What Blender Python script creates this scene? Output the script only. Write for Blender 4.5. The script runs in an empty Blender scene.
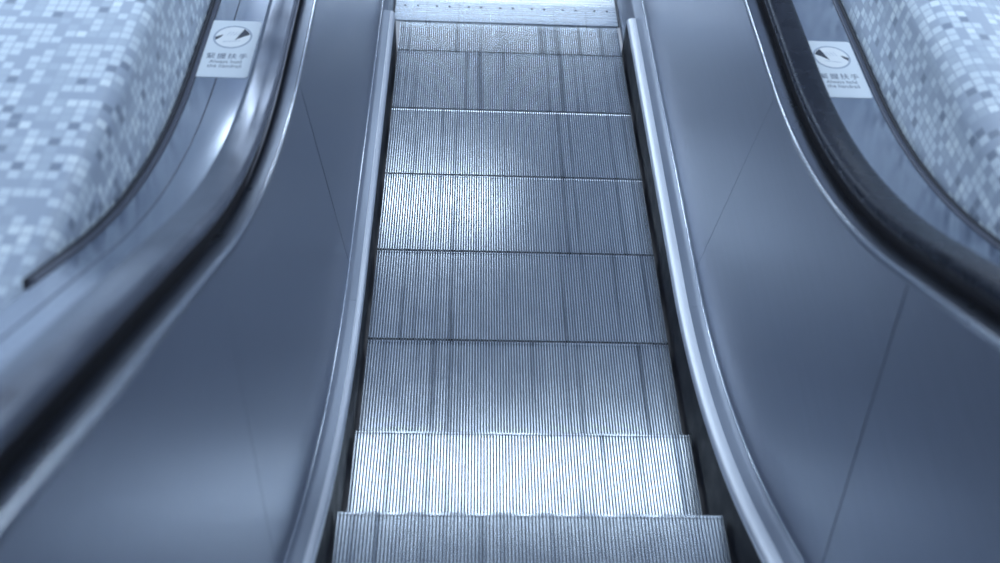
import bpy, bmesh, math, random
from mathutils import Vector, Matrix
random.seed(7)
SC = bpy.context.scene
COL = SC.collection
PI = math.pi

# ------------------------------------------------------------------ paths
A30 = math.radians(30)
RAIL = (1.5803, 2.6378)      # (length of level run, transition radius) of the balustrade tops
DECK = (1.6780, 2.1246)      # of the skirts and inner decks
STEP = (1.8005, 1.2143)      # of the step nosings
XS = -0.0105                 # steps and skirts sit a centimetre to the left

def path(s, q):
    """point on the rising path (s = run from the comb line, towards the camera) and its normal"""
    L, R = q
    t = min(max((s - L) / R, 0.0), A30)
    ex = max(s - L - R * A30, 0.0)
    y = -min(s, L) - R * math.sin(t) - ex * math.cos(A30)
    z = R * (1 - math.cos(t)) + ex * math.sin(A30)
    return y, z, math.sin(t), math.cos(t)

def at(s, n, q):
    y, z, ny, nz = path(s, q)
    return y + n * ny, z + n * nz

def srange(a, b, step=0.05):
    k = max(1, int(math.ceil((b - a) / step)))
    return [a + (b - a) * i / k for i in range(k + 1)]

# ------------------------------------------------------------------ object helpers
def thing(name, label, cat, loc=(0, 0, 0), group=None):
    o = bpy.data.objects.new(name, None)
    COL.objects.link(o)
    o.empty_display_size = 0.1
    o.location = loc
    o['label'] = label
    o['category'] = cat
    if group:
        o['group'] = group
    return o

def tag(o, label, cat, group=None):
    o['label'] = label
    o['category'] = cat
    if group:
        o['group'] = group
    return o

def finish(name, bm, mat, parent=None, sharp=35.0, smooth=True, recalc=True):
    if recalc:
        bmesh.ops.recalc_face_normals(bm, faces=bm.faces[:])
    bm.normal_update()
    lim = math.radians(sharp)
    for f in bm.faces:
        f.smooth = smooth
    for e in bm.edges:
        if len(e.link_faces) == 2 and e.calc_face_angle(0) > lim:
            e.smooth = False
    me = bpy.data.meshes.new(name)
    bm.to_mesh(me)
    bm.free()
    if parent is not None:
        me.transform(Matrix.Translation(-Vector(parent.location)))
    o = bpy.data.objects.new(name, me)
    COL.objects.link(o)
    if mat:
        me.materials.append(mat)
    if parent is not None:
        o.parent = parent
    return o

def structure(o):
    o['kind'] = 'structure'
    return o

def px(side, x):
    return side * x + (XS if x < 0.53 else 0.0)

def sweep(bm, side, prof, ss, q, closed=True, caps=True):
    """profile points (x out from the centre, n up from the path[, own path]) swept along the path"""
    rings = []
    for s in ss:
        ring = []
        for p in prof:
            y, z = at(s, p[1], p[2] if len(p) > 2 else q)
            ring.append(bm.verts.new((px(side, p[0]), y, z)))
        rings.append(ring)
    m = len(prof)
    for a, b in zip(rings, rings[1:]):
        for i in range(m if closed else m - 1):
            j = (i + 1) % m
            bm.faces.new((a[i], a[j], b[j], b[i]))
    if closed and caps:
        bm.faces.new(rings[0])
        bm.faces.new(list(reversed(rings[-1])))
    return bm

def box(bm, x0, x1, y0, y1, z0, z1):
    v = [bm.verts.new((x, y, z)) for z in (z0, z1) for y in (y0, y1) for x in (x0, x1)]
    for f in ((0, 2, 3, 1), (4, 5, 7, 6), (0, 1, 5, 4), (2, 6, 7, 3), (0, 4, 6, 2), (1, 3, 7, 5)):
        bm.faces.new([v[i] for i in f])
    return bm

def circle_profile(cx, cn, r, k=10):
    return [(cx + r * math.cos(2 * PI * i / k), cn + r * math.sin(2 * PI * i / k)) for i in range(k)]

# ------------------------------------------------------------------ materials
def mat(name, base, metallic=0.0, rough=0.5, **kw):
    m = bpy.data.materials.new(name)
    m.use_nodes = True
    b = m.node_tree.nodes['Principled BSDF']
    b.inputs['Base Color'].default_value = (*base, 1)
    b.inputs['Metallic'].default_value = metallic
    b.inputs['Roughness'].default_value = rough
    for k, v in kw.items():
        b.inputs[k].default_value = v
    return m, m.node_tree, b

def nd(nt, typ, **kw):
    n = nt.nodes.new(typ)
    for k, v in kw.items():
        setattr(n, k, v)
    return n

def math_node(nt, op, a, b=None):
    n = nd(nt, 'ShaderNodeMath', operation=op)
    for i, v in enumerate((a, b)):
        if v is None:
            continue
        if isinstance(v, (int, float)):
            n.inputs[i].default_value = v
        else:
            nt.links.new(v, n.inputs[i])
    return n.outputs[0]

def smudged(name, base, rough, r_amp, scale, metallic=1.0, stretch=(1, 1, 1), c_amp=0.06, **kw):
    """brushed or worn metal: noise stretched along the grain stirs roughness and tone a little"""
    m, nt, b = mat(name, base, metallic, rough, **kw)
    tc = nd(nt, 'ShaderNodeTexCoord')
    mp = nd(nt, 'ShaderNodeMapping')
    mp.inputs['Scale'].default_value = stretch
    nz = nd(nt, 'ShaderNodeTexNoise')
    nz.inputs['Scale'].default_value = scale
    nz.inputs['Detail'].default_value = 4
    nt.links.new(tc.outputs['Object'], mp.inputs['Vector'])
    nt.links.new(mp.outputs[0], nz.inputs['Vector'])
    r = nd(nt, 'ShaderNodeMapRange')
    r.inputs['From Min'].default_value = 0.3
    r.inputs['From Max'].default_value = 0.7
    r.inputs['To Min'].default_value = rough - r_amp
    r.inputs['To Max'].default_value = rough + r_amp
    nt.links.new(nz.outputs['Fac'], r.inputs['Value'])
    nt.links.new(r.outputs[0], b.inputs['Roughness'])
    cr = nd(nt, 'ShaderNodeValToRGB')
    cr.color_ramp.elements[0].position = 0.3
    cr.color_ramp.elements[1].position = 0.7
    cr.color_ramp.elements[0].color = (*[c * (1 - c_amp) for c in base], 1)
    cr.color_ramp.elements[1].color = (*[min(1, c * (1 + c_amp)) for c in base], 1)
    nt.links.new(nz.outputs['Fac'], cr.inputs['Fac'])
    nt.links.new(cr.outputs[0], b.inputs['Base Color'])
    return m

M = {}
M['panel'] = smudged('brushed_panel_steel', (0.41, 0.44, 0.51), 0.34, 0.02, 3.0, stretch=(1, 1, 30), c_amp=0.03)
M['deck'] = smudged('deck_steel', (0.27, 0.30, 0.36), 0.36, 0.01, 5.0, stretch=(8, 1, 8), c_amp=0.01)
M['outer'] = smudged('outer_deck_steel', (0.46, 0.50, 0.58), 0.19, 0.01, 4.0, stretch=(8, 1, 8), c_amp=0.01)
M['nose'] = smudged('satin_aluminium', (0.78, 0.81, 0.87), 0.45, 0.02, 6.0, stretch=(8, 1, 8), c_amp=0.01)
M['bead'] = smudged('polished_edge', (0.80, 0.84, 0.90), 0.17, 0.01, 5.0, c_amp=0.01)
M['moulding'] = smudged('satin_moulding', (0.26, 0.285, 0.34), 0.28, 0.01, 5.0, c_amp=0.01)
M['black'] = smudged('black_skirt', (0.005, 0.006, 0.012), 0.55, 0.08, 14.0, metallic=0.0, c_amp=0.3)
M['black'].node_tree.nodes['Principled BSDF'].inputs['Specular IOR Level'].default_value = 0.25
M['rubber'] = smudged('handrail_rubber', (0.012, 0.013, 0.018), 0.27, 0.07, 16.0, metallic=0.0, c_amp=0.3)
M['rubber'].node_tree.nodes['Principled BSDF'].inputs['Specular Tint'].default_value = (0.62, 0.74, 1.0, 1)
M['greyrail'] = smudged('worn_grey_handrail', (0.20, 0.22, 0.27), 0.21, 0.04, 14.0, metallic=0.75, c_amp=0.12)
M['guide'] = mat('handrail_guide', (0.02, 0.021, 0.028), 0.0, 0.45)[0]
M['gasket'] = mat('gasket_rubber', (0.03, 0.033, 0.045), 0.0, 0.5)[0]
M['gaskettrim'] = mat('gasket_trim', (0.12, 0.13, 0.17), 0.6, 0.4)[0]
M['comb'] = smudged('comb_aluminium', (0.54, 0.59, 0.66), 0.28, 0.05, 9.0, stretch=(1, 25, 1), c_amp=0.05)
M['landing'] = smudged('landing_plate_metal', (0.86, 0.90, 0.95), 0.30, 0.06, 6.0, stretch=(1, 30, 1), c_amp=0.06)
M['screw'] = mat('screw_steel', (0.10, 0.11, 0.14), 1.0, 0.4)[0]
M['sign'] = mat('sign_plate_pale', (0.80, 0.86, 0.92), 0.0, 0.4)[0]
M['signwhite'] = mat('sign_white', (0.92, 0.95, 0.98), 0.0, 0.4)[0]
M['signring'] = mat('sign_grey_print', (0.42, 0.48, 0.58), 0.0, 0.5)[0]
M['signdark'] = mat('sign_dark_print', (0.05, 0.06, 0.085), 0.0, 0.5)[0]
M['signtext'] = mat('sign_text_print', (0.16, 0.19, 0.26), 0.0, 0.5)[0]
M['signfaint'] = mat('sign_faint_print', (0.55, 0.60, 0.68), 0.0, 0.5)[0]
M['floor'] = mat('landing_floor', (0.50, 0.53, 0.60), 0.0, 0.3)[0]
M['ceiling'] = mat('ceiling_paint', (0.72, 0.76, 0.84), 0.0, 0.7)[0]
M['wallpaint'] = mat('wall_paint', (0.35, 0.38, 0.45), 0.0, 0.6)[0]
M['dark'] = mat('truss_dark', (0.02, 0.02, 0.025), 0.0, 0.7)[0]

def tread_material():
    """worn ridged aluminium: every few ridges are a little cleaner or dirtier than their neighbours"""
    m, nt, b = mat('ridged_aluminium', (0.6, 0.65, 0.72), 1.0, 0.3)
    tc = nd(nt, 'ShaderNodeTexCoord')
    oi = nd(nt, 'ShaderNodeObjectInfo')
    sx = nd(nt, 'ShaderNodeSeparateXYZ')
    nt.links.new(tc.outputs['Object'], sx.inputs[0])
    cx = nd(nt, 'ShaderNodeCombineXYZ')
    nt.links.new(sx.outputs['X'], cx.inputs['X'])
    sy = math_node(nt, 'MULTIPLY', sx.outputs['Y'], 0.02)
    nt.links.new(sy, cx.inputs['Y'])
    rz = math_node(nt, 'MULTIPLY', oi.outputs['Random'], 0.10)
    nt.links.new(rz, cx.inputs['Z'])
    nz = nd(nt, 'ShaderNodeTexNoise')
    nz.inputs['Scale'].default_value = 34.0
    nz.inputs['Detail'].default_value = 3
    nt.links.new(cx.outputs[0], nz.inputs['Vector'])
    cr = nd(nt, 'ShaderNodeValToRGB')
    e = cr.color_ramp.elements
    e[0].position = 0.315; e[0].color = (0.33, 0.37, 0.43, 1)
    e[1].position = 0.43; e[1].color = (0.74, 0.79, 0.86, 1)
    e2 = e.new(0.75); e2.color = (0.84, 0.88, 0.93, 1)
    nt.links.new(nz.outputs['Fac'], cr.inputs['Fac'])
    # fine scuffs
    nz2 = nd(nt, 'ShaderNodeTexNoise')
    nz2.inputs['Scale'].default_value = 12
    nz2.inputs['Detail'].default_value = 5
    nt.links.new(tc.outputs['Object'], nz2.inputs['Vector'])
    mr = nd(nt, 'ShaderNodeMapRange')
    mr.inputs['From Min'].default_value = 0.3
    mr.inputs['From Max'].default_value = 0.7
    mr.inputs['To Min'].default_value = 0.19
    mr.inputs['To Max'].default_value = 0.25
    nt.links.new(nz2.outputs['Fac'], mr.inputs['Value'])
    nt.links.new(mr.outputs[0], b.inputs['Roughness'])
    nt.links.new(cr.outputs[0], b.inputs['Base Color'])
    return m
M['tread'] = tread_material()
M['groove'] = mat('groove_shade', (0.19, 0.21, 0.25), 0.7, 0.5)[0]  # darkened base colour stands in for the shade between the ridges

def mosaic_material():
    """small square glazed tiles in three tones with pale joints, laid out on the UV map (1 unit = 1 tile)"""
    m, nt, b = mat('mosaic_tiles', (0.5, 0.5, 0.5), 0.0, 0.3)
    uv = nd(nt, 'ShaderNodeUVMap')
    uv.uv_map = 'tiles'
    fl = nd(nt, 'ShaderNodeVectorMath', operation='FLOOR')
    fr = nd(nt, 'ShaderNodeVectorMath', operation='FRACTION')
    nt.links.new(uv.outputs[0], fl.inputs[0])
    nt.links.new(uv.outputs[0], fr.inputs[0])
    wn = nd(nt, 'ShaderNodeTexWhiteNoise', noise_dimensions='2D')
    nt.links.new(fl.outputs[0], wn.inputs['Vector'])
    cr = nd(nt, 'ShaderNodeValToRGB')
    cr.color_ramp.interpolation = 'CONSTANT'
    e = cr.color_ramp.elements
    e[0].position = 0.0;  e[0].color = (0.25, 0.30, 0.39, 1)
    e[1].position = 0.06; e[1].color = (0.40, 0.47, 0.58, 1)
    for p, c in ((0.34, (0.47, 0.55, 0.65)), (0.52, (0.65, 0.74, 0.83)), (0.93, (0.76, 0.85, 0.92))):
        x = e.new(p); x.color = (*c, 1)
    nt.links.new(wn.outputs['Value'], cr.inputs['Fac'])
    sp = nd(nt, 'ShaderNodeSeparateXYZ')
    nt.links.new(fr.outputs[0], sp.inputs[0])
    def edge(o):
        return math_node(nt, 'MULTIPLY', math_node(nt, 'GREATER_THAN', o, 0.07), math_node(nt, 'LESS_THAN', o, 0.93))
    tile = math_node(nt, 'MULTIPLY', edge(sp.outputs['X']), edge(sp.outputs['Y']))
    mx = nd(nt, 'ShaderNodeMix', data_type='RGBA')
    nt.links.new(tile, mx.inputs[0])
    mx.inputs[6].default_value = (0.42, 0.49, 0.60, 1)
    nt.links.new(cr.outputs[0], mx.inputs[7])
    nt.links.new(mx.outputs[2], b.inputs['Base Color'])
    rg = math_node(nt, 'MULTIPLY_ADD', tile, -0.4)
    rg.node.inputs[2].default_value = 0.75
    nt.links.new(rg, b.inputs['Roughness'])
    return m
M['mosaic'] = mosaic_material()

# ------------------------------------------------------------------ setting
# lower landing floor with the escalator pit left open
bm = bmesh.new()
box(bm, -3.6, 3.6, 1.40, 9.0, -0.12, -0.004)
structure(finish('floor', bm, M['floor'], smooth=False))

bm = bmesh.new()
box(bm, 1.307, 3.6, -4.6, 1.40, 0.42, 0.55)
structure(finish('floor_right', bm, M['floor'], smooth=False))

def tile_wall(name, side):
    """low mosaic-tiled wall beside the escalator: steep face, rounded shoulder, level top"""
    prof = [(0.964, -0.10), (0.964, 0.78)]
    r = 0.04 if side < 0 else 0.065
    x0, z0 = 0.964, 1.158 - r
    for k in range(0, 9):
        a = PI - (PI / 2) * k / 8
        prof.append((x0 + r + r * math.cos(a), z0 + r * math.sin(a)))
    if side < 0:
        prof += [(1.3, 1.158), (2.6, 1.158), (2.6, -0.10)]
    else:
        prof += [(1.08, 1.158), (1.14, 1.154), (1.19, 1.144), (1.24, 1.125), (1.28, 1.09), (1.30, 1.04), (1.305, 0.9), (1.305, -0.10)]
    T = 0.0252
    bm = bmesh.new()
    uvl = bm.loops.layers.uv.new('tiles')
    d = [0.0]
    for p, q in zip(prof, prof[1:]):
        d.append(d[-1] + math.hypot(q[0] - p[0], q[1] - p[1]))
    ys = [-4.6 + 0.2 * i for i in range(31)]
    rings = [[bm.verts.new((side * p[0], y, p[1])) for p in prof] for y in ys]
    for i in range(len(ys) - 1):
        for j in range(len(prof) - 1):
            f = bm.faces.new((rings[i][j], rings[i][j + 1], rings[i + 1][j + 1], rings[i + 1][j]))
            for lp, (u, v) in zip(f.loops, ((ys[i], d[j]), (ys[i], d[j + 1]), (ys[i + 1], d[j + 1]), (ys[i + 1], d[j]))):
                lp[uvl].uv = (v / T, u / T)
    bm.faces.new(rings[0]); bm.faces.new(list(reversed(rings[-1])))
    return structure(finish(name, bm, M['mosaic'], sharp=50))
tile_wall('wall_left', -1)
tile_wall('wall_right', 1)

# ceiling: level over the landing, rising along the flight
bm = bmesh.new()
pts = [(9.0, 2.62), (-1.9, 2.62), (-6.5, 5.28)]
lo = [[bm.verts.new((x, y, z)) for x in (-3.6, 3.6)] for y, z in pts]
hi = [[bm.verts.new((x, y, z + 0.12)) for x in (-3.6, 3.6)] for y, z in pts]
for a in (lo, hi):
    for i in range(2):
        bm.faces.new((a[i][0], a[i][1], a[i + 1][1], a[i + 1][0]))
for i in range(2):
    for k in (0, 1):
        bm.faces.new((lo[i][k], lo[i + 1][k], hi[i + 1][k], hi[i][k]))
for i in (0, 2):
    bm.faces.new((lo[i][0], lo[i][1], hi[i][1], hi[i][0]))
structure(finish('ceiling', bm, M['ceiling'], smooth=False))
bm = bmesh.new()
box(bm, -3.6, 3.6, 9.0, 9.1, -0.1, 2.62)
structure(finish('wall_far', bm, M['wallpaint'], smooth=False))

# ------------------------------------------------------------------ steps
N_CLEAT = 110
PITCH = 1.0 / N_CLEAT
def cleat_rows(bm, stations, x0, count, pitch, depth_dir):
    """ridged sheet: stations = [(y, z, normal_y, normal_z)], ridges stand along the normal"""
    prof = []
    w = pitch
    for i in range(count):
        b = x0 + i * w
        prof += [(b + 0.0 * w, -0.009), (b + 0.20 * w, -0.009), (b + 0.25 * w, -0.0012), (b + 0.33 * w, 0.0),
                 (b + 0.67 * w, 0.0), (b + 0.75 * w, -0.0012), (b + 0.80 * w, -0.009)]
    prof.append((x0 + count * w, -0.009))
    rings = []
    for (y, z, ny, nz) in stations:
        rings.append([bm.verts.new((x, y + n * ny, z + n * nz)) for x, n in prof])
    fs = []
    for a, b in zip(rings, rings[1:]):
        for i in range(len(prof) - 1):
            f = bm.faces.new((a[i], a[i + 1], b[i + 1], b[i]))
            k = i % 7
            f.material_index = 1 if k in (0, 6) else 0
            fs.append(f)
    return rings

def tread_mesh():
    """tread with nosing at the origin, running back towards -y; 110 ridges over one metre"""
    bm = bmesh.new()
    st = [(-0.394, 0.0, 0, 1), (-0.30, 0.0, 0, 1), (-0.15, 0.0, 0, 1), (-0.013, 0.0, 0, 1), (-0.010, 0.0016, 0, 1), (-0.005, 0.0016, 0, 1)]
    rings = cleat_rows(bm, st + [(-0.0015, -0.0002, 0.5, 0.86), (0.0, -0.005, 1, 0), (0.0, -0.012, 1, 0)], -0.5, N_CLEAT, PITCH, 0)
    # raised tips of every ridge at the nosing edge
    # plate under the ridges
    box(bm, -0.5, 0.5, -0.394, -0.010, -0.030, -0.0095)
    return bm
def riser_mesh():
    """ridged riser that curves back under the nosing"""
    bm = bmesh.new()
    st = []
    for k in range(7):
        t = k / 6
        ang = math.radians(4 - 24 * t)
        z = -0.014 - 0.205 * t
        y = -0.0015 - 0.052 * t ** 1.6
        st.append((y, z, math.cos(ang), -math.sin(ang) * -1))
    cleat_rows(bm, st, -0.5, N_CLEAT, PITCH, 0)
    return bm

STEP_LABELS = [
    'short sliver of ridged metal step half slid under the comb plate',
    'ridged metal escalator step next to the short sliver at the comb plate',
    'ridged grey step just beyond the brightly lit upper step',
    'ridged step with a bright sheen on its left half, farther of two shiny steps',
    'plain grey ridged step just on the near side of the half-shiny step',
    'grey ridged step whose near edge meets the brightest step',
    'brightest ridged step, lit white across its whole width',
    'nearest ridged step, cut off by the bottom edge, with raised white nosing tips',
    'ridged step above the nearest visible one, mostly out of the picture',
]
S0 = 0.21964
tm = rm = None
for j in range(-1, 8):
    s = S0 + 0.4 * j
    if s < 0:
        y, z = -s, 0.0
    else:
        y, z, _, _ = path(s, STEP)
    root = thing('escalator_step', STEP_LABELS[j + 1], 'escalator step', (XS, y, z), 'escalator steps')
    if tm is None:
        o = finish('tread', tread_mesh(), M['tread'], sharp=12)
        tm = o.data
        tm.materials.append(M['groove'])
        r = finish('riser', riser_mesh(), M['tread'], sharp=20)
        rm = r.data
        rm.materials.append(M['groove'])
    else:
        o = bpy.data.objects.new('tread', tm); COL.objects.link(o)
        r = bpy.data.objects.new('riser', rm); COL.objects.link(r)
    o.parent = root
    r.parent = root

# ------------------------------------------------------------------ comb and landing plate
comb = thing('comb_plate', 'bright metal comb plate of seven screwed segments where the steps end', 'comb plate', (XS, 0.0, 0.0))
CL, CR = -0.5390, 0.4900
SEG = (CR - CL) / 7
for i in range(7):
    x0 = CL + i * SEG + 0.0008
    x1 = CL + (i + 1) * SEG - 0.0008
    bm = bmesh.new()
    # body with shallow cross grooves: profile in y-z extruded across x
    pf = [(0.0, 0.0016), (0.002, 0.0066), (0.030, 0.0078), (0.060, 0.0085)]
    for g in (0.062, 0.078, 0.094, 0.110, 0.126, 0.142):
        pf += [(g, 0.0085), (g + 0.001, 0.0065), (g + 0.003, 0.0065), (g + 0.004, 0.0085)]
    pf += [(0.158, 0.0085), (0.158, 0.0012), (0.0, 0.0012)]
    a = [bm.verts.new((x0, y, z)) for y, z in pf]
    b = [bm.verts.new((x1, y, z)) for y, z in pf]
    for k in range(len(pf)):
        l = (k + 1) % len(pf)
        bm.faces.new((a[k], a[l], b[l], b[k]))
    bm.faces.new(a); bm.faces.new(list(reversed(b)))
    # teeth reaching into the grooves of the step
    nt_ = int(round(SEG / PITCH))
    for t in range(nt_ + 1):
        xc = XS - 0.5 + (math.ceil((x0 - XS + 0.5) / PITCH) + t) * PITCH
        if xc < max(x0 + 0.001, XS - 0.5) or xc > x1 - 0.001:
            continue
        w = 0.0014
        v = [bm.verts.new(c) for c in ((xc - w, 0.004, 0.003), (xc + w, 0.004, 0.003), (xc - w * .6, -0.024, -0.006), (xc + w * .6, -0.024, -0.006),
                                       (xc - w, 0.004, -0.009), (xc + w, 0.004, -0.009), (xc - w * .6, -0.024, -0.0085), (xc + w * .6, -0.024, -0.0085))]
        for f in ((0, 1, 3, 2), (4, 6, 7, 5), (0, 2, 6, 4), (1, 5, 7, 3), (2, 3, 7, 6), (0, 4, 5, 1)):
            bm.faces.new([v[q] for q in f])
    seg = finish('comb_segment', bm, M['comb'], comb, sharp=25)
    for fx in (0.30, 0.70):
        bm = bmesh.new()
        bmesh.ops.create_cone(bm, cap_ends=True, segments=12, radius1=0.0055, radius2=0.0050, depth=0.003,
                              matrix=Matrix.Translation((x0 + fx * SEG - comb.location.x, 0.118 - comb.location.y, 0.0090)))
        sc = finish('screw', bm, M['screw'])
        sc.parent = seg
landing = thing('landing_plate', 'bright ribbed metal floor plate beyond the comb at the escalator foot', 'floor plate', (XS, 0.8, 0.0))
bm = bmesh.new()
pf = [(0.160, 0.0012), (0.160, 0.0085)]
y = 0.166
while y < 1.38:
    pf += [(y, 0.0085), (y + 0.0015, 0.0062), (y + 0.0045, 0.0062), (y + 0.006, 0.0085)]
    y += 0.022
pf += [(1.395, 0.0085), (1.395, 0.0012)]
a = [bm.verts.new((CL, y, z)) for y, z in pf]
b = [bm.verts.new((CR, y, z)) for y, z in pf]
for k in range(len(pf)):
    l = (k + 1) % len(pf)
    bm.faces.new((a[k], a[l], b[l], b[k]))
bm.faces.new(a); bm.faces.new(list(reversed(b)))
finish('ribbed_plate', bm, M['landing'], landing, sharp=25)
for x0, x1 in ((CL - 0.006, CL), (CR, CR + 0.006)):
    bm = bmesh.new()
    box(bm, x0, x1, 0.0, 1.395, 0.0012, 0.006)
    finish('edge_seal', bm, M['gasket'], landing, smooth=False)

# ------------------------------------------------------------------ balustrades and handrails
S_END = 4.9
S_LOW = -1.3
JOINTS = (1.622, 3.028)
def segments(a, b, g=0.0016, shift=0.0):
    cuts = [a] + [c + shift for c in JOINTS if a < c + shift < b] + [b]
    gs = [0] + (list(g) if isinstance(g, tuple) else [g] * (len(cuts) - 2)) + [0]
    return [(p + gs[i], q - gs[i + 1]) for i, (p, q) in enumerate(zip(cuts, cuts[1:]))]

def balustrade(side, label):
    root = thing('balustrade', label, 'balustrade', (side * 0.66, 0.0, 0.0), 'steel balustrades beside the steps')
    # black skirt along the steps
    bm = bmesh.new()
    sweep(bm, side, [(0.5095, 0.124), (0.5095, -0.24), (0.516, -0.24), (0.516, 0.124)], srange(0.132, S_END, 0.04), DECK)
    finish('skirt', bm, M['black'], root)
    # steel skirt on the landing
    bm = bmesh.new()
    e = 0.037 if side < 0 else 0.0
    sweep(bm, side, [(0.509 + e, 0.0), (0.511 + e, 0.085), (0.530 + e * .6, 0.132), (0.538 + e * .8, 0.1385), (0.5765, 0.1450), (0.5765, 0.0)], srange(S_LOW, 0.13, 0.1), DECK)
    finish('landing_skirt', bm, M['deck'], root)
    # light rounded nose over the skirt
    bm = bmesh.new()
    sweep(bm, side, [(0.5085, 0.120), (0.5095, 0.1275), (0.513, 0.1335), (0.519, 0.1375), (0.529, 0.1405), (0.535, 0.1410), (0.535, 0.120)],
          srange(0.132, S_END, 0.04), DECK)
    finish('skirt_nose', bm, M['nose'], root, sharp=60)
    # inner deck, two joints
    for a, b in segments(0.132, S_END, 0.0004, 0.16):
        bm = bmesh.new()
        sweep(bm, side, [(0.5355, 0.1395), (0.545, 0.1405), (0.560, 0.1425), (0.571, 0.1455), (0.5765, 0.150), (0.5765, 0.12), (0.5355, 0.12)], srange(a, b, 0.04), DECK)
        finish('inner_deck', bm, M['deck'], root, sharp=50)
    # bright bead where the deck meets the panel
    bm = bmesh.new()
    sweep(bm, side, circle_profile(0.5765, 0.1500, 0.0026, 8), srange(-0.02, S_END, 0.04), DECK)
    finish('deck_bead', bm, M['bead'], root, sharp=80)
    # brushed panels
    for a, b in segments(S_LOW, S_END, (0.0038, 0.0010) if side < 0 else (0.0010, 0.0024)):
        bm = bmesh.new()
        sweep(bm, side, [(0.5775, 0.150, DECK), (0.6568, 0.862, RAIL), (0.6618, 0.862, RAIL), (0.5825, 0.150, DECK)], srange(a, b, 0.04), DECK)
        finish('inner_panel', bm, M['panel'], root)
    # rounded top moulding falling away to the handrail guide
    bm = bmesh.new()
    k = 0.25 if side < 0 else 1.0       # the left moulding lies flatter
    sweep(bm, side, [(0.6575, 0.862), (0.6580, 0.8740), (0.6610, 0.8760), (0.6655, 0.8765), (0.674, 0.8765 + 0.0020 * k), (0.682, 0.8765 + 0.0035 * k),
                     (0.690, 0.8765 + 0.0045 * k), (0.698, 0.8765 + 0.0047 * k), (0.703, 0.8755 + 0.0045 * k), (0.706, 0.874), (0.706, 0.855), (0.6640, 0.855)], srange(S_LOW, S_END, 0.03), RAIL)
    finish('top_moulding', bm, M['moulding'], root, sharp=50)
    bm = bmesh.new()
    sweep(bm, side, circle_profile(0.6600, 0.8756, 0.0042, 12), srange(S_LOW, S_END, 0.03), RAIL)
    finish('edge_bead', bm, M['bead'], root, sharp=80)
    # guide the handrail runs on
    bm = bmesh.new()
    sweep(bm, side, [(0.716, 0.855), (0.716, 0.890), (0.712, 0.894), (0.712, 0.911), (0.759, 0.911), (0.759, 0.894), (0.752, 0.890), (0.752, 0.855)], srange(S_LOW, S_END, 0.04), RAIL)
    finish('handrail_guide', bm, M['guide'], root)
    # outer deck
    if side < 0:
        strips = [(0.752, 0.8790), (0.8812, 0.936)]
    else:
        strips = [(0.752, 0.936)]
    for x0, x1 in strips:
        for a, b in ((S_LOW, 3.0205), (3.0215, S_END)):
            bm = bmesh.new()
            e = 0.0012
            sweep(bm, side, [(x0, 0.868), (x0, 0.874), (x0 + e, 0.8752), (x1 - e, 0.8752), (x1, 0.874), (x1, 0.868)], srange(a, b, 0.03), RAIL)
            finish('outer_deck', bm, M['outer'], root, sharp=20)
    # rubber gasket and its trim against the tiles
    bm = bmesh.new()
    sweep(bm, side, [(0.9505, 0.86), (0.9505, 0.8785), (0.953, 0.8815), (0.958, 0.8815), (0.9625, 0.8765), (0.9625, 0.86)], srange(S_LOW, 3.15, 0.04), RAIL)
    finish('gasket', bm, M['gasket'], root)
    bm = bmesh.new()
    sweep(bm, side, [(0.9365, 0.86), (0.9365, 0.8775), (0.939, 0.8795), (0.948, 0.8795), (0.950, 0.8775), (0.950, 0.86)], srange(S_LOW, 3.15, 0.04), RAIL)
    finish('gasket_trim', bm, M['gaskettrim'], root)
    # side cladding under the outer deck
    bm = bmesh.new()
    sweep(bm, side, [(0.940, 0.862), (0.940, 0.05), (0.948, 0.05), (0.948, 0.862)], srange(S_LOW, S_END, 0.05), RAIL)
    finish('outer_cladding', bm, M['outer'], root)
    return root
balustrade(-1, 'brushed steel balustrade on the left of the steps, with a seamed outer deck')
balustrade(1, 'brushed steel balustrade on the right of the steps, with an unseamed outer deck')

def handrail(side, label):
    prof = []
    cx, w, top, r = 0.7355, 0.0415, 0.9365, 0.015
    # rounded C section: crown, rolled edges, lips under the guide
    for k in range(9):
        t = -1 + 2 * k / 8
        prof.append((cx + t * (w - r), top - 0.0022 * t * t))
    for k in range(1, 9):
        a = PI / 2 - PI * k / 8
        prof.append((cx + (w - r) + r * math.cos(a), top - 0.0022 - r + r * math.sin(a)))
    prof += [(0.764, 0.9050), (0.764, 0.9130), (0.707, 0.9130), (0.707, 0.9050)]
    for k in range(0, 8):
        a = -PI / 2 - PI * k / 8
        prof.append((cx - (w - r) + r * math.cos(a), top - 0.0022 - r + r * math.sin(a)))
    bm = bmesh.new()
    sweep(bm, side, prof, srange(S_LOW, S_END, 0.03), RAIL)
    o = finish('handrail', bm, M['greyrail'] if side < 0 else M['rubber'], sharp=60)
    return tag(o, label, 'handrail', 'moving handrails')
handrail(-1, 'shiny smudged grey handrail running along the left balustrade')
handrail(1, 'black rubber handrail running along the right balustrade')

# ------------------------------------------------------------------ hold-the-handrail signs
def text_mesh(body, size, spacing=1.0):
    cu = bpy.data.curves.new('lettering', 'FONT')
    cu.body = body
    cu.size = size
    cu.align_x = 'CENTER'
    cu.align_y = 'CENTER'
    cu.space_character = spacing
    cu.extrude = 0.00015
    o = bpy.data.objects.new('lettering', cu)
    COL.objects.link(o)
    dg = bpy.context.evaluated_depsgraph_get()
    me = bpy.data.meshes.new_from_object(o.evaluated_get(dg))
    bpy.data.objects.remove(o)
    bpy.data.curves.remove(cu)
    xs = [v.co.x for v in me.vertices] or [0]
    ys = [v.co.y for v in me.vertices] or [0]
    return me, (min(xs), max(xs), min(ys), max(ys))

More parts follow.
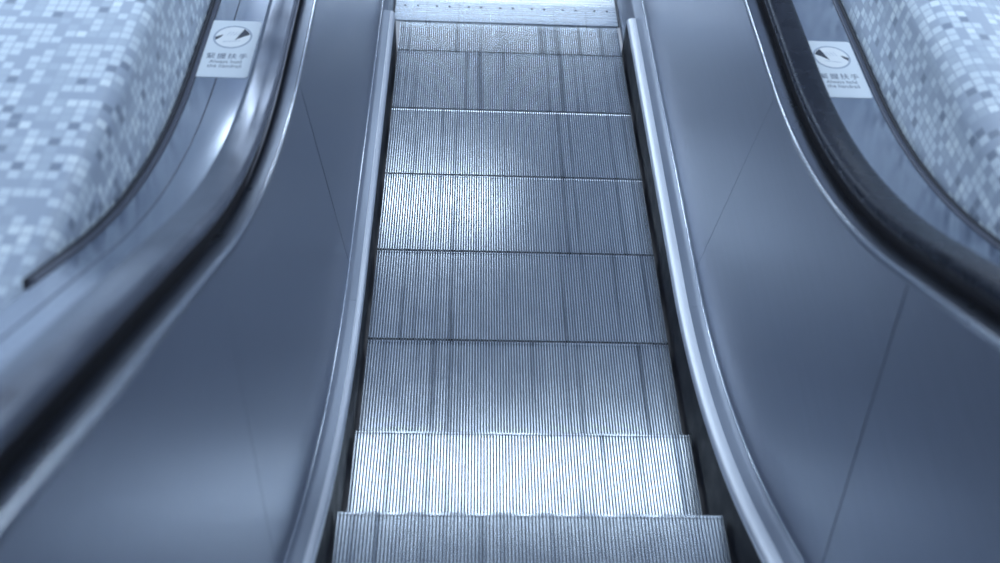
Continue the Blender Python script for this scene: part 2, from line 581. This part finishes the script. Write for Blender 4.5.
def poly(bm, pts, z0, z1):
    a = [bm.verts.new((x, y, z0)) for x, y in pts]
    b = [bm.verts.new((x, y, z1)) for x, y in pts]
    n = len(pts)
    for i in range(n):
        j = (i + 1) % n
        bm.faces.new((a[i], a[j], b[j], b[i]))
    bm.faces.new(list(reversed(a))); bm.faces.new(b)

def disc_pts(cx, cy, r, k=40):
    return [(cx + r * math.cos(2 * PI * i / k), cy + r * math.sin(2 * PI * i / k)) for i in range(k)]

def sign(side, label):
    cx = side * (0.869 if side < 0 else 0.8595)
    root = thing('handrail_sign', label, 'sign', (cx, -1.4705 if side < 0 else -1.482, 0.8753), 'hold-the-handrail signs')
    W, H, r = 0.143, 0.266, 0.008
    def part(name, bm, m, parent=root):
        o = finish(name, bm, m, smooth=False)
        o.parent = parent
        return o
    pts = []
    for qx, qy, a0 in ((1, 1, 0), (-1, 1, 90), (-1, -1, 180), (1, -1, 270)):
        for k in range(6):
            a = math.radians(a0 + 90 * k / 5)
            pts.append((qx * (W / 2 - r) + r * math.cos(a), qy * (H / 2 - r) + r * math.sin(a)))
    bm = bmesh.new(); poly(bm, pts, 0.0, 0.0010)
    plate = part('sign_plate', bm, M['sign'])
    cy, R = H / 2 - 0.30 * H, 0.0545
    bm = bmesh.new()
    out, inn = disc_pts(0, cy, R), disc_pts(0, cy, R * 0.90)
    for z in (0.0011,):
        a = [bm.verts.new((x, y, z)) for x, y in out]; b = [bm.verts.new((x, y, z)) for x, y in inn]
        a2 = [bm.verts.new((x, y, z + .0003)) for x, y in out]; b2 = [bm.verts.new((x, y, z + .0003)) for x, y in inn]
        n = len(out)
        for i in range(n):
            j = (i + 1) % n
            bm.faces.new((a2[i], a2[j], b2[j], b2[i])); bm.faces.new((a[i], a[j], a2[j], a2[i])); bm.faces.new((b[i], b2[i], b2[j], b[j]))
    ring = part('pictogram_ring', bm, M['signring'])
    bm = bmesh.new(); poly(bm, disc_pts(0, cy, R * 0.905), 0.0009, 0.00112)
    part('pictogram_disc', bm, M['signwhite'])
    f = -side        # the right sign is the mirror image
    bm = bmesh.new()
    def w(pts_):
        p = [(f * u * R, cy + v * R) for u, v in pts_]
        if f < 0:
            p.reverse()
        poly(bm, p, 0.00105, 0.0014)
    w([(0.16, -0.26), (0.55, 0.05), (0.86, 0.24), (0.72, 0.50), (0.50, 0.72)])
    part('pictogram_wedge', bm, M['signdark'])
    bm = bmesh.new()
    w([(-0.90, -0.02), (-0.84, -0.30), (-0.60, -0.02), (-0.52, 0.18)])
    part('pictogram_wedge', bm, M['signdark'])
    bm = bmesh.new()
    for k in range(4):
        u = -0.34 + 0.17 * k
        w([(u, 0.12), (u + 0.035, 0.12), (u + 0.20, 0.46), (u + 0.165, 0.46)])
    w([(-0.45, -0.42), (-0.42, -0.46), (0.45, -0.34), (0.44, -0.30)])
    part('pictogram_hand', bm, M['signfaint'])
    for nm, body, wid, hgt, fy in (('chinese_text', '緊握扶手', 0.112, 0.025, 0.64), ('english_text', 'Always hold', 0.088, None, 0.745), ('english_text', 'the handrail', 0.092, None, 0.81)):
        me, (ax, bx, ay, by) = text_mesh(body, 0.03, 1.25 if hgt else 1.0)
        k = wid / max(1e-6, bx - ax)
        ky = hgt / max(1e-6, by - ay) if hgt else k * 1.12
        me.transform(Matrix.Translation((0, H / 2 - fy * H, 0.00115)) @ Matrix.Diagonal((k, ky, 1, 1)) @ Matrix.Translation((-(ax + bx) / 2, -(ay + by) / 2, 0)))
        o = bpy.data.objects.new(nm, me); COL.objects.link(o); o.parent = root
        me.materials.clear(); me.materials.append(M['signtext'])
    return root
sign(-1, 'white hold-the-handrail sign on the left outer deck, fully visible')
sign(1, 'white hold-the-handrail sign on the right outer deck, partly hidden by the handrail')

# ------------------------------------------------------------------ light
def area(name, loc, sx, sy, rad, col=(0.74, 0.88, 1.0), rot=(0, 0, 0)):
    l = bpy.data.lights.new(name, 'AREA')
    l.shape = 'RECTANGLE'
    l.size, l.size_y = sx, sy
    l.color = col
    l.energy = rad * PI * sx * sy
    o = bpy.data.objects.new(name, l)
    COL.objects.link(o)
    o.location = loc
    o.rotation_euler = rot
    return o
area('ceiling_or_fill_lamp', (0.15, -1.00, 2.55), 2.3, 0.62, 3.9)
area('ceiling_or_fill_lamp', (-0.5, 1.42, 2.55), 1.2, 0.45, 5.5)
area('ceiling_or_fill_lamp', (-2.25, 2.15, 2.55), 1.5, 0.5, 14.0)
area('ceiling_or_fill_lamp', (-0.55, 4.2, 2.55), 3.5, 0.45, 6.5)
area('ceiling_or_fill_lamp', (3.0, 3.6, 2.55), 1.0, 1.0, 2.5)
area('ceiling_or_fill_lamp', (0.0, 6.6, 2.55), 3.0, 0.45, 5.0)
area('ceiling_or_fill_lamp', (-2.8, -1.4, 2.55), 0.6, 2.0, 9.8)  # unseen fill light, added to brighten the left tiled wall
area('ceiling_or_fill_lamp', (2.8, -0.9, 2.55), 0.6, 2.4, 8.5)  # matching added fill for the right tiled wall, not a known lamp

w = bpy.data.worlds.new('hall')
w.use_nodes = True
bg = w.node_tree.nodes['Background']
bg.inputs['Color'].default_value = (0.60, 0.72, 0.93, 1)
bg.inputs['Strength'].default_value = 0.42
SC.world = w

# ------------------------------------------------------------------ camera
cam = bpy.data.cameras.new('camera')
co = bpy.data.objects.new('camera', cam)
COL.objects.link(co)
pi_, ya, ro, f = 0.8562293680378993, 0.060178076785264635, 0.06556884907716994, 933.3606856896811
fwd = Vector((math.sin(ya) * math.cos(pi_), math.cos(ya) * math.cos(pi_), -math.sin(pi_)))
r0 = fwd.cross(Vector((0, 0, 1))).normalized()
u0 = r0.cross(fwd)
rt = r0 * math.cos(ro) + u0 * math.sin(ro)
up = u0 * math.cos(ro) - r0 * math.sin(ro)
mw = Matrix((rt, up, -fwd)).transposed().to_4x4()
mw.translation = Vector((-0.199652771810032, -3.690183578705397, 2.461223294174417))
co.matrix_world = mw
cam.sensor_width = 36
cam.lens = f / 1000 * 36
cam.clip_start = 0.05
cam.dof.use_dof = True
cam.dof.focus_distance = 3.35
cam.dof.aperture_fstop = 1.4
SC.camera = co
SC.cycles.sample_clamp_indirect = 3.0

SC.view_settings.view_transform = 'Standard'
SC.view_settings.look = 'None'
SC.view_settings.gamma = 1
SC.view_settings.use_curve_mapping = False
SC.view_settings.exposure = 0.4
